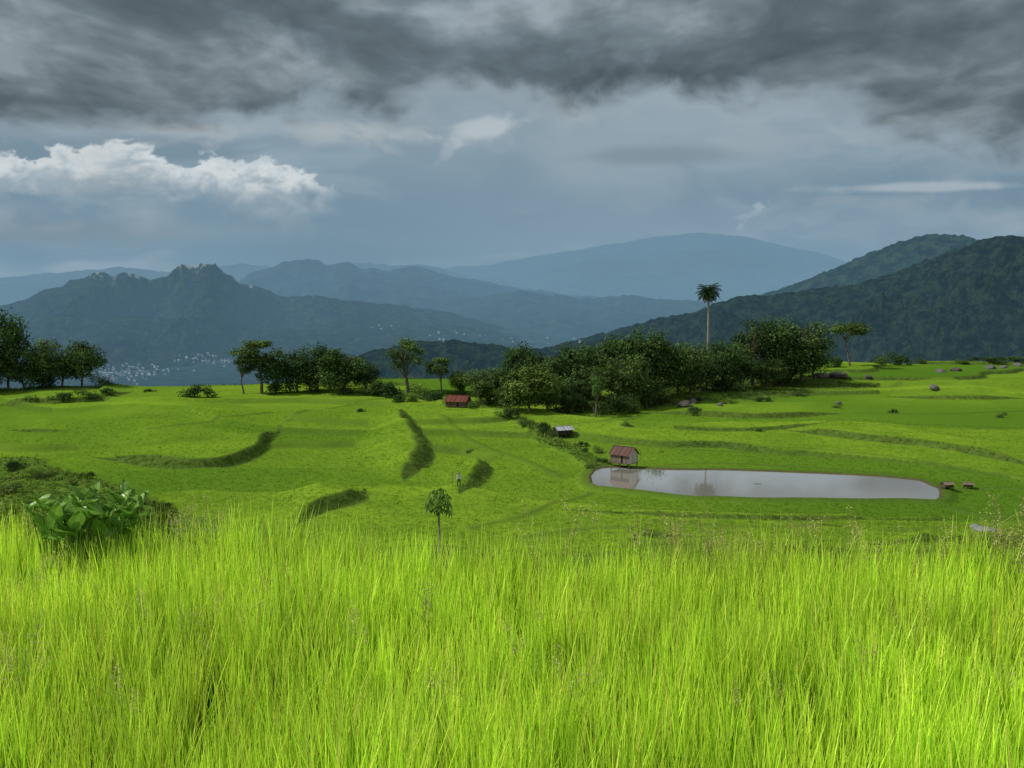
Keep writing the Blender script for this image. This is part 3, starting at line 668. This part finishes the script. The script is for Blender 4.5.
# ---------------------------------------------------------------- buildings
def gable(name,px,py,wpx,L,W,H,RH,rz,wallc,roofc,stilt=.5,zoff=0,gablec=None):
    x,y,z,r=ground_hit(px,py)
    e=bpy.data.objects.new(name,None);sc.collection.objects.link(e);e.location=(x,y,z+zoff);e.rotation_euler=(0,0,rz)
    k=wpx*r/F/L;e.scale=(k,k,k)
    b=B();b.box((0,0,stilt+.04),(L/2,W/2,.04),lin((90,75,60)));link('floor',b.mesh('floor',[M_wood]),parent=e)
    b=B()
    for i in range(-4,5):
        for sy in(-1,1):
            if i==1 and sy==-1: continue
            b.box((i*L/9,sy*(W/2-.05),stilt+.09+H/2),(L/18-.008,.025,H/2),np.array(wallc)*(.8+.4*((i*7+sy)%5)/5))
    for i in range(-3,4):
        for sx in(-1,1):
            yy=i*(W-.2)/7;hh=H+ RH*(1-abs(yy)/(W/2))*.92
            b.box((sx*(L/2-.03),yy,stilt+.09+hh/2),(.025,(W-.2)/14-.006,hh/2),np.array(gablec or wallc)*(.85+.3*((i*5+sx)%4)/4))
    link('walls',b.mesh('walls',[M_wood]),parent=e)
    b=B();b.box((L/9,-(W/2-.09),stilt+.09+H*.42),(L/18-.01,.02,H*.42),lin((50,38,30)));link('door',b.mesh('door',[M_wood]),parent=e)
    b=B()
    for sx in(-1,0,1):
        for sy in(-1,1): b.box((sx*(L/2-.08),sy*(W/2-.12),stilt/2-.3),(.06,.06,stilt/2+.3),lin((88,76,62)))
    link('posts',b.mesh('posts',[M_wood]),parent=e)
    b=B();ov=.28;nn=25
    for sg in(-1,1):
        V=[]
        for i in range(nn*2+1):
            xx=-L/2-ov+(L+2*ov)*i/(nn*2);wz=.025*(1 if i%2 else -1)
            for f in(0,.5,1):
                yy=sg*(W/2+ov)*f;zz=stilt+.1+H+RH*1.02-RH*(1+ov/(W/2))*f+.07
                V.append((xx,yy,zz+wz))
        Q=[[i*3+j,i*3+j+1,(i+1)*3+j+1,(i+1)*3+j] for i in range(nn*2) for j in(0,1)]
        cc=np.array([np.array(roofc)*(.65+.6*((k//9*37)%7)/7) for k in range(len(V))])
        b.add(V,Q,cc)
    b.box((0,0,stilt+.1+H+RH*1.02+.09),(L/2+ov,.1,.02),np.array(roofc)*.8)
    link('roof',b.mesh('roof',[M_wood]),parent=e)
    return e
gable('fishing_hut',624,466,22,3.4,2.6,1.35,1.0,math.radians(-38),lin((120,110,98)),lin((112,86,78)),.5,0,lin((190,184,172)))
gable('field_shed',563,437,16,3.0,2.4,.8,.5,math.radians(20),lin((70,62,54)),lin((160,166,172)),.5)
gable('red_roof_house',458,407,21,5.0,4.,1.2,1.2,math.radians(-15),lin((100,86,74)),lin((114,66,54)),.2)
gable('field_shed',947,489,9,2.0,1.6,.6,.35,math.radians(15),lin((96,84,66)),lin((118,108,90)),.3)
gable('field_shed',968,488,8,2.0,1.6,.5,.3,math.radians(-20),lin((110,98,80)),lin((130,120,102)),.3)
for i,px in enumerate((600,612,640,575,452)):
    x,y,z,r=ground_hit(px,462 if i<3 else 446 if i==3 else 486);b=B();b.tube([(0,0,-.2),(.03,0,.8),(.0,.04,1.5)],[.035,.03,.025],6,lin((120,105,85)));link('wooden_stake',b.mesh('wooden_stake',[M_wood]),(x,y,z))

# ---------------------------------------------------------------- farmer
def person(px,py):
    x,y,z,r=ground_hit(px,py)
    V=[(0,0,.88),(0,.02,1.08),(0,.03,1.3),(0,.03,1.42),(0,-.0,1.56),
       (.1,0,.84),(.12,-.04,.47),(.12,.02,.08),(.12,-.12,.03),(-.1,0,.84),(-.12,.06,.48),(-.13,.12,.1),(-.13,0,.04),
       (.19,.03,1.34),(.27,-.02,1.1),(.24,-.16,.9),(.23,-.2,.82),(-.19,.03,1.34),(-.28,.02,1.08),(-.26,-.08,.86),(-.25,-.1,.78)]
    E=[(0,1),(1,2),(2,3),(3,4),(0,5),(5,6),(6,7),(7,8),(0,9),(9,10),(10,11),(11,12),(2,13),(13,14),(14,15),(15,16),(2,17),(17,18),(18,19),(19,20)]
    Rr=[.13,.12,.14,.055,.1,.09,.065,.045,.04,.09,.065,.045,.04,.06,.045,.035,.035,.06,.045,.035,.035]
    me=bpy.data.meshes.new('farmer');me.from_pydata(V,E,[]);ob=link('farmer_tmp',me);ob.modifiers.new('skin','SKIN')
    for i,sv in enumerate(me.skin_vertices[0].data): sv.radius=(Rr[i],Rr[i]);sv.use_root=(i==0)
    ob.modifiers.new('sub','SUBSURF').levels=2
    for o_ in bpy.data.objects:
        if o_.type=='MESH' and o_.modifiers and o_.modifiers[0].type=='NODES': o_.modifiers[0].show_viewport=False
    dg=bpy.context.evaluated_depsgraph_get();m2=bpy.data.meshes.new_from_object(ob.evaluated_get(dg));m2.name='farmer'
    for o_ in bpy.data.objects:
        if o_.type=='MESH' and o_.modifiers and o_.modifiers[0].type=='NODES': o_.modifiers[0].show_viewport=True
    bpy.data.objects.remove(ob)
    ca=m2.color_attributes.new('col','FLOAT_COLOR','POINT')
    for i,v in enumerate(m2.vertices):
        c=lin((150,105,80)) if (v.co.z>1.42 or (abs(v.co.x)>.22 and v.co.z<.9)) else (lin((205,205,200)) if v.co.z>.9 else lin((45,48,60)))
        if v.co.z<.1:c=lin((60,50,40))
        ca.data[i].color=(*c,1)
    m2.materials.clear();m2.materials.append(M_plain)
    p=link('farmer',m2,(x,y,z),(0,0,.5),(.95,.95,.95))
    b=B();n=16;A=np.linspace(0,6.283,n,endpoint=False);prof=[(.24,1.60),(.14,1.68),(.10,1.73),(.01,1.76)]
    V=[(rr0*math.cos(q),rr0*math.sin(q),h) for rr0,h in prof for q in A];Q=[[i*n+j,i*n+(j+1)%n,(i+1)*n+(j+1)%n,(i+1)*n+j] for i in range(3) for j in range(n)]
    b.add(V,Q,lin((120,104,74)));link('straw_hat',b.mesh('straw_hat',[M_plain],True),parent=p)
person(459,488)

# ---------------------------------------------------------------- cloud dome (sky)
azd=np.concatenate([np.linspace(-1.35,-.58,60,endpoint=False),np.linspace(-.58,.58,1300,endpoint=False),np.linspace(.58,1.35,60)])
ted=np.concatenate([np.linspace(-.06,-.001,6,endpoint=False),np.linspace(0.0,.36,420,endpoint=False),np.linspace(.36,.75,60)])
TE,AZ=np.meshgrid(ted,azd,indexing='ij')
def c3(c): return np.array(lin(c))
def mixc(a,f,c): return a*(1-f[...,None])+np.asarray(c)*f[...,None]
def prof(pts):
    A=[azte(*q) for q in pts];return np.interp(AZ,[a for a,_ in A],[e for _,e in A])
wA=fbm(AZ*7,TE*11,4,200);wB=fbm(AZ*7+50,TE*11,4,210)
def N(sx,sy,o,seed,w=.0): return fbm(AZ*sx+w*wA,TE*sy+w*wB,o,seed)
nA=N(5,9,6,300,.5);nB=N(16,26,6,310,.8);nC=N(50,75,5,320,1.2);nW=N(4,22,6,330,.7)
bil=1-2*np.abs(N(26,34,5,340,1.0));bil2=1-2*np.abs(N(70,90,4,345,1.5))
el_=[0,.03,.09,.16,.22,.30,.75];cl_=[(126,156,176),(120,150,170),(120,146,164),(134,154,167),(140,156,167),(138,150,158),(190,198,204)]
L3=np.array([c3(c) for c in cl_]);col=np.stack([np.interp(TE,el_,L3[:,k]) for k in range(3)],-1)
col=mixc(col,.5*sst(0,.5,nW),c3((156,174,186)));col=mixc(col,.35*sst(.0,-.5,nA),c3((104,128,144)))
vx_=azte(600,200)[0];col=mixc(col,.35*np.exp(-((AZ-vx_)/.16)**2)*sst(.2,.08,TE)*sst(.0,.04,TE),c3((138,160,176)))
vx_=azte(330,200)[0];col=mixc(col,.35*np.exp(-((AZ-vx_)/.12)**2)*sst(.12,.04,TE),c3((106,134,152)))
def blob(cx,cy,rx,ry,c,nz,amp,lo,hi,amt,rot=0.):
    global col
    a,e=azte(cx,cy);da=(AZ-a);de=TE-e-rot*da
    g=1-np.sqrt((da/(rx/F))**2+(de/(ry/F))**2)
    col=mixc(col,amt*sst(lo,hi,g+amp*nz),c3(c))
blob(640,150,200,60,(148,165,176),nB,.7,-.1,.9,.7)
blob(200,232,330,20,(134,155,169),nW,.7,-.1,.9,.7)
blob(60,228,160,18,(118,138,152),nW,.7,-.1,.9,.6)
blob(240,132,190,20,(166,176,182),nB+.3*nC,.9,.1,.9,.7)
blob(320,130,90,16,(178,187,191),nB+.4*nC,1.0,.2,1.,.7)
blob(150,126,90,12,(164,173,178),nB+.4*nC,1.0,.2,1.,.6)
blob(486,128,46,18,(186,196,201),nB+.6*nC,.9,.1,1.2,.75,.15)
blob(452,146,24,13,(170,182,190),nC,1.1,.15,1.1,.5,.8)
blob(568,107,34,14,(168,179,186),nB+.6*nC,1.1,.2,1.2,.6,-.4)
blob(745,215,26,12,(172,186,195),nC+.3*nB,.9,.1,.9,.7,.3)
blob(640,156,120,12,(120,137,149),nW,.8,.0,.9,.6)
blob(940,187,140,6,(172,184,192),nW+.4*nC,.8,.0,.8,.7,-.02)
blob(880,200,80,8,(146,162,173),nC,.8,.0,.8,.5)
blob(1010,215,50,26,(160,174,184),nB,.9,.0,.9,.6)
blob(790,140,110,22,(156,170,180),nB,.9,.1,.9,.5)
# cumulus bank
top=prof([(-60,168),(0,164),(35,170),(60,154),(95,147),(120,142),(140,147),(158,166),(185,178),(210,163),(235,176),(262,171),(295,178),(318,190),(345,205),(400,240)])
d=top-TE+.010*bil+.007*bil2+.004*nC
edge=sst(.062,.100,TE+.034*nB+.012*nC+.008*bil)
cm=sst(-.002,.005,d)*edge*sst(azte(345,200)[0],azte(290,200)[0],AZ+.05*nB+.012*nC)
sh=sst(.004,.062,d+.020*nC+.022*bil+.010*bil2-.006)
cc=np.array(c3((205,211,213)))*(1-sh[...,None])+c3((142,158,168))*sh[...,None]
cc=cc*(1+.12*bil[...,None]+.08*bil2[...,None])
col=col*(1-.93*cm[...,None])+cc*.93*cm[...,None]
sk=.6*sst(.0,.5,nW+.3)*sst(.085,.07,TE)*sst(.045,.06,TE)*sst(azte(360,200)[0],azte(230,200)[0],AZ);col=mixc(col,sk,c3((146,162,174)))
# dark cloud ceiling
bot=prof([(-60,136),(0,137),(80,142),(150,136),(250,128),(330,120),(385,116),(430,98),(500,84),(560,98),(620,88),(680,76),(720,92),(780,100),(850,120),(900,142),(950,156),(1024,160),(1080,160)])
dz=TE-bot+.030*nB+.028*nA+.012*nC
cmk=sst(-.014,.030,dz)
zi=TE+.30
pu,pv=AZ/zi*1.3,1/zi*1.5
q1=fbm(pu*2.0+.5*wA,pv*2.0+.5*wB,6,400);q2=fbm(pu*6+.6*wB,pv*6+.5*wA,6,410);q3=fbm(pu*17+wA,pv*17+wB,4,420)
mlt=.62*q1+.28*q2+.10*q3
dk=np.interp(mlt,[-.45,-.12,.14,.42],[0,1,2,3])
pal=np.array([c3((76,87,94)),c3((92,105,113)),c3((114,127,135)),c3((148,160,168))])
dk=np.stack([np.interp(dk,[0,1,2,3],pal[:,k]) for k in range(3)],-1)
lx=azte(440,30)[0];dk=dk*(1+.18*np.exp(-((AZ-lx)/.10)**2)*sst(.1,.25,TE))[...,None]
rx=azte(960,110)[0];dk=dk*(1-.25*np.exp(-((AZ-rx)/.14)**2-((TE-.17)/.07)**2))[...,None]
rx=azte(120,100)[0];dk=dk*(1-.22*np.exp(-((AZ-rx)/.22)**2-((TE-.19)/.03)**2))[...,None]
dk=dk*(1+.08*q3+.10*q2)[...,None]
col=col*(1-.95*cmk[...,None])+dk*.95*cmk[...,None]
fr=sst(-.03,-.004,dz)*(1-cmk);col=mixc(col,.22*fr,c3((172,182,188)))
col=mixc(col,sst(.42,.75,TE),np.array([.6,.64,.68]))
RD=90000.
n,mm=TE.shape;i=np.arange(n*mm).reshape(n,mm);Q=np.stack([i[:-1,:-1],i[:-1,1:],i[1:,1:],i[1:,:-1]],-1).reshape(-1,4)
m,t,o=newmat('cloudy_sky');m.cycles.emission_sampling='NONE';e=t.node('ShaderNodeEmission');t.put(e.inputs[0],t.attr('col',out='Color'));t.put(o,e.outputs[0])
link('sky',raw_mesh('sky',np.stack([(RD*np.sin(AZ)).ravel(),(RD*np.cos(AZ)).ravel(),(CAMZ+RD*TE).ravel()],1),Q,[m],cols=col.reshape(-1,3),smooth=True))

# ---------------------------------------------------------------- sun & world
SE,SA=math.radians(48),math.radians(-95)
d=Vector((math.sin(SA)*math.cos(SE),math.cos(SA)*math.cos(SE),math.sin(SE)))
L=bpy.data.lights.new('sun','SUN');L.energy=3.4;L.angle=math.radians(1.5);L.color=(1,.94,.84)
so=bpy.data.objects.new('sun',L);sc.collection.objects.link(so);so.rotation_euler=d.to_track_quat('Z','Y').to_euler();so.location=(0,0,60)
w=bpy.data.worlds.new('World');sc.world=w;w.use_nodes=True;nt=w.node_tree;nt.nodes.clear();t=NT(nt)
sky=t.node('ShaderNodeTexSky',sky_type='NISHITA');sky.sun_disc=False;sky.sun_elevation=SE;sky.sun_rotation=SA
bg1=t.node('ShaderNodeBackground');t.put(bg1.inputs[0],sky.outputs[0]);bg1.inputs[1].default_value=.06
bg2=t.node('ShaderNodeBackground');t.put(bg2.inputs[0],(.50,.54,.58));bg2.inputs[1].default_value=1.0
mx=t.node('ShaderNodeMixShader');mx.inputs[0].default_value=.7;t.put(mx.inputs[1],bg1.outputs[0]);t.put(mx.inputs[2],bg2.outputs[0])
wo=t.node('ShaderNodeOutputWorld');t.put(wo.inputs[0],mx.outputs[0])
# ---------------------------------------------------------------- camera
cam=bpy.data.cameras.new('camera');co=bpy.data.objects.new('camera',cam);sc.collection.objects.link(co)
co.location=(0,0,CAMZ);co.rotation_euler=(math.pi/2-PIT,0,0);cam.sensor_width=36;cam.lens=36*F/1024;cam.clip_end=200000;cam.clip_start=.1
sc.camera=co
sc.view_settings.view_transform='Standard';sc.view_settings.look='None';sc.view_settings.exposure=0
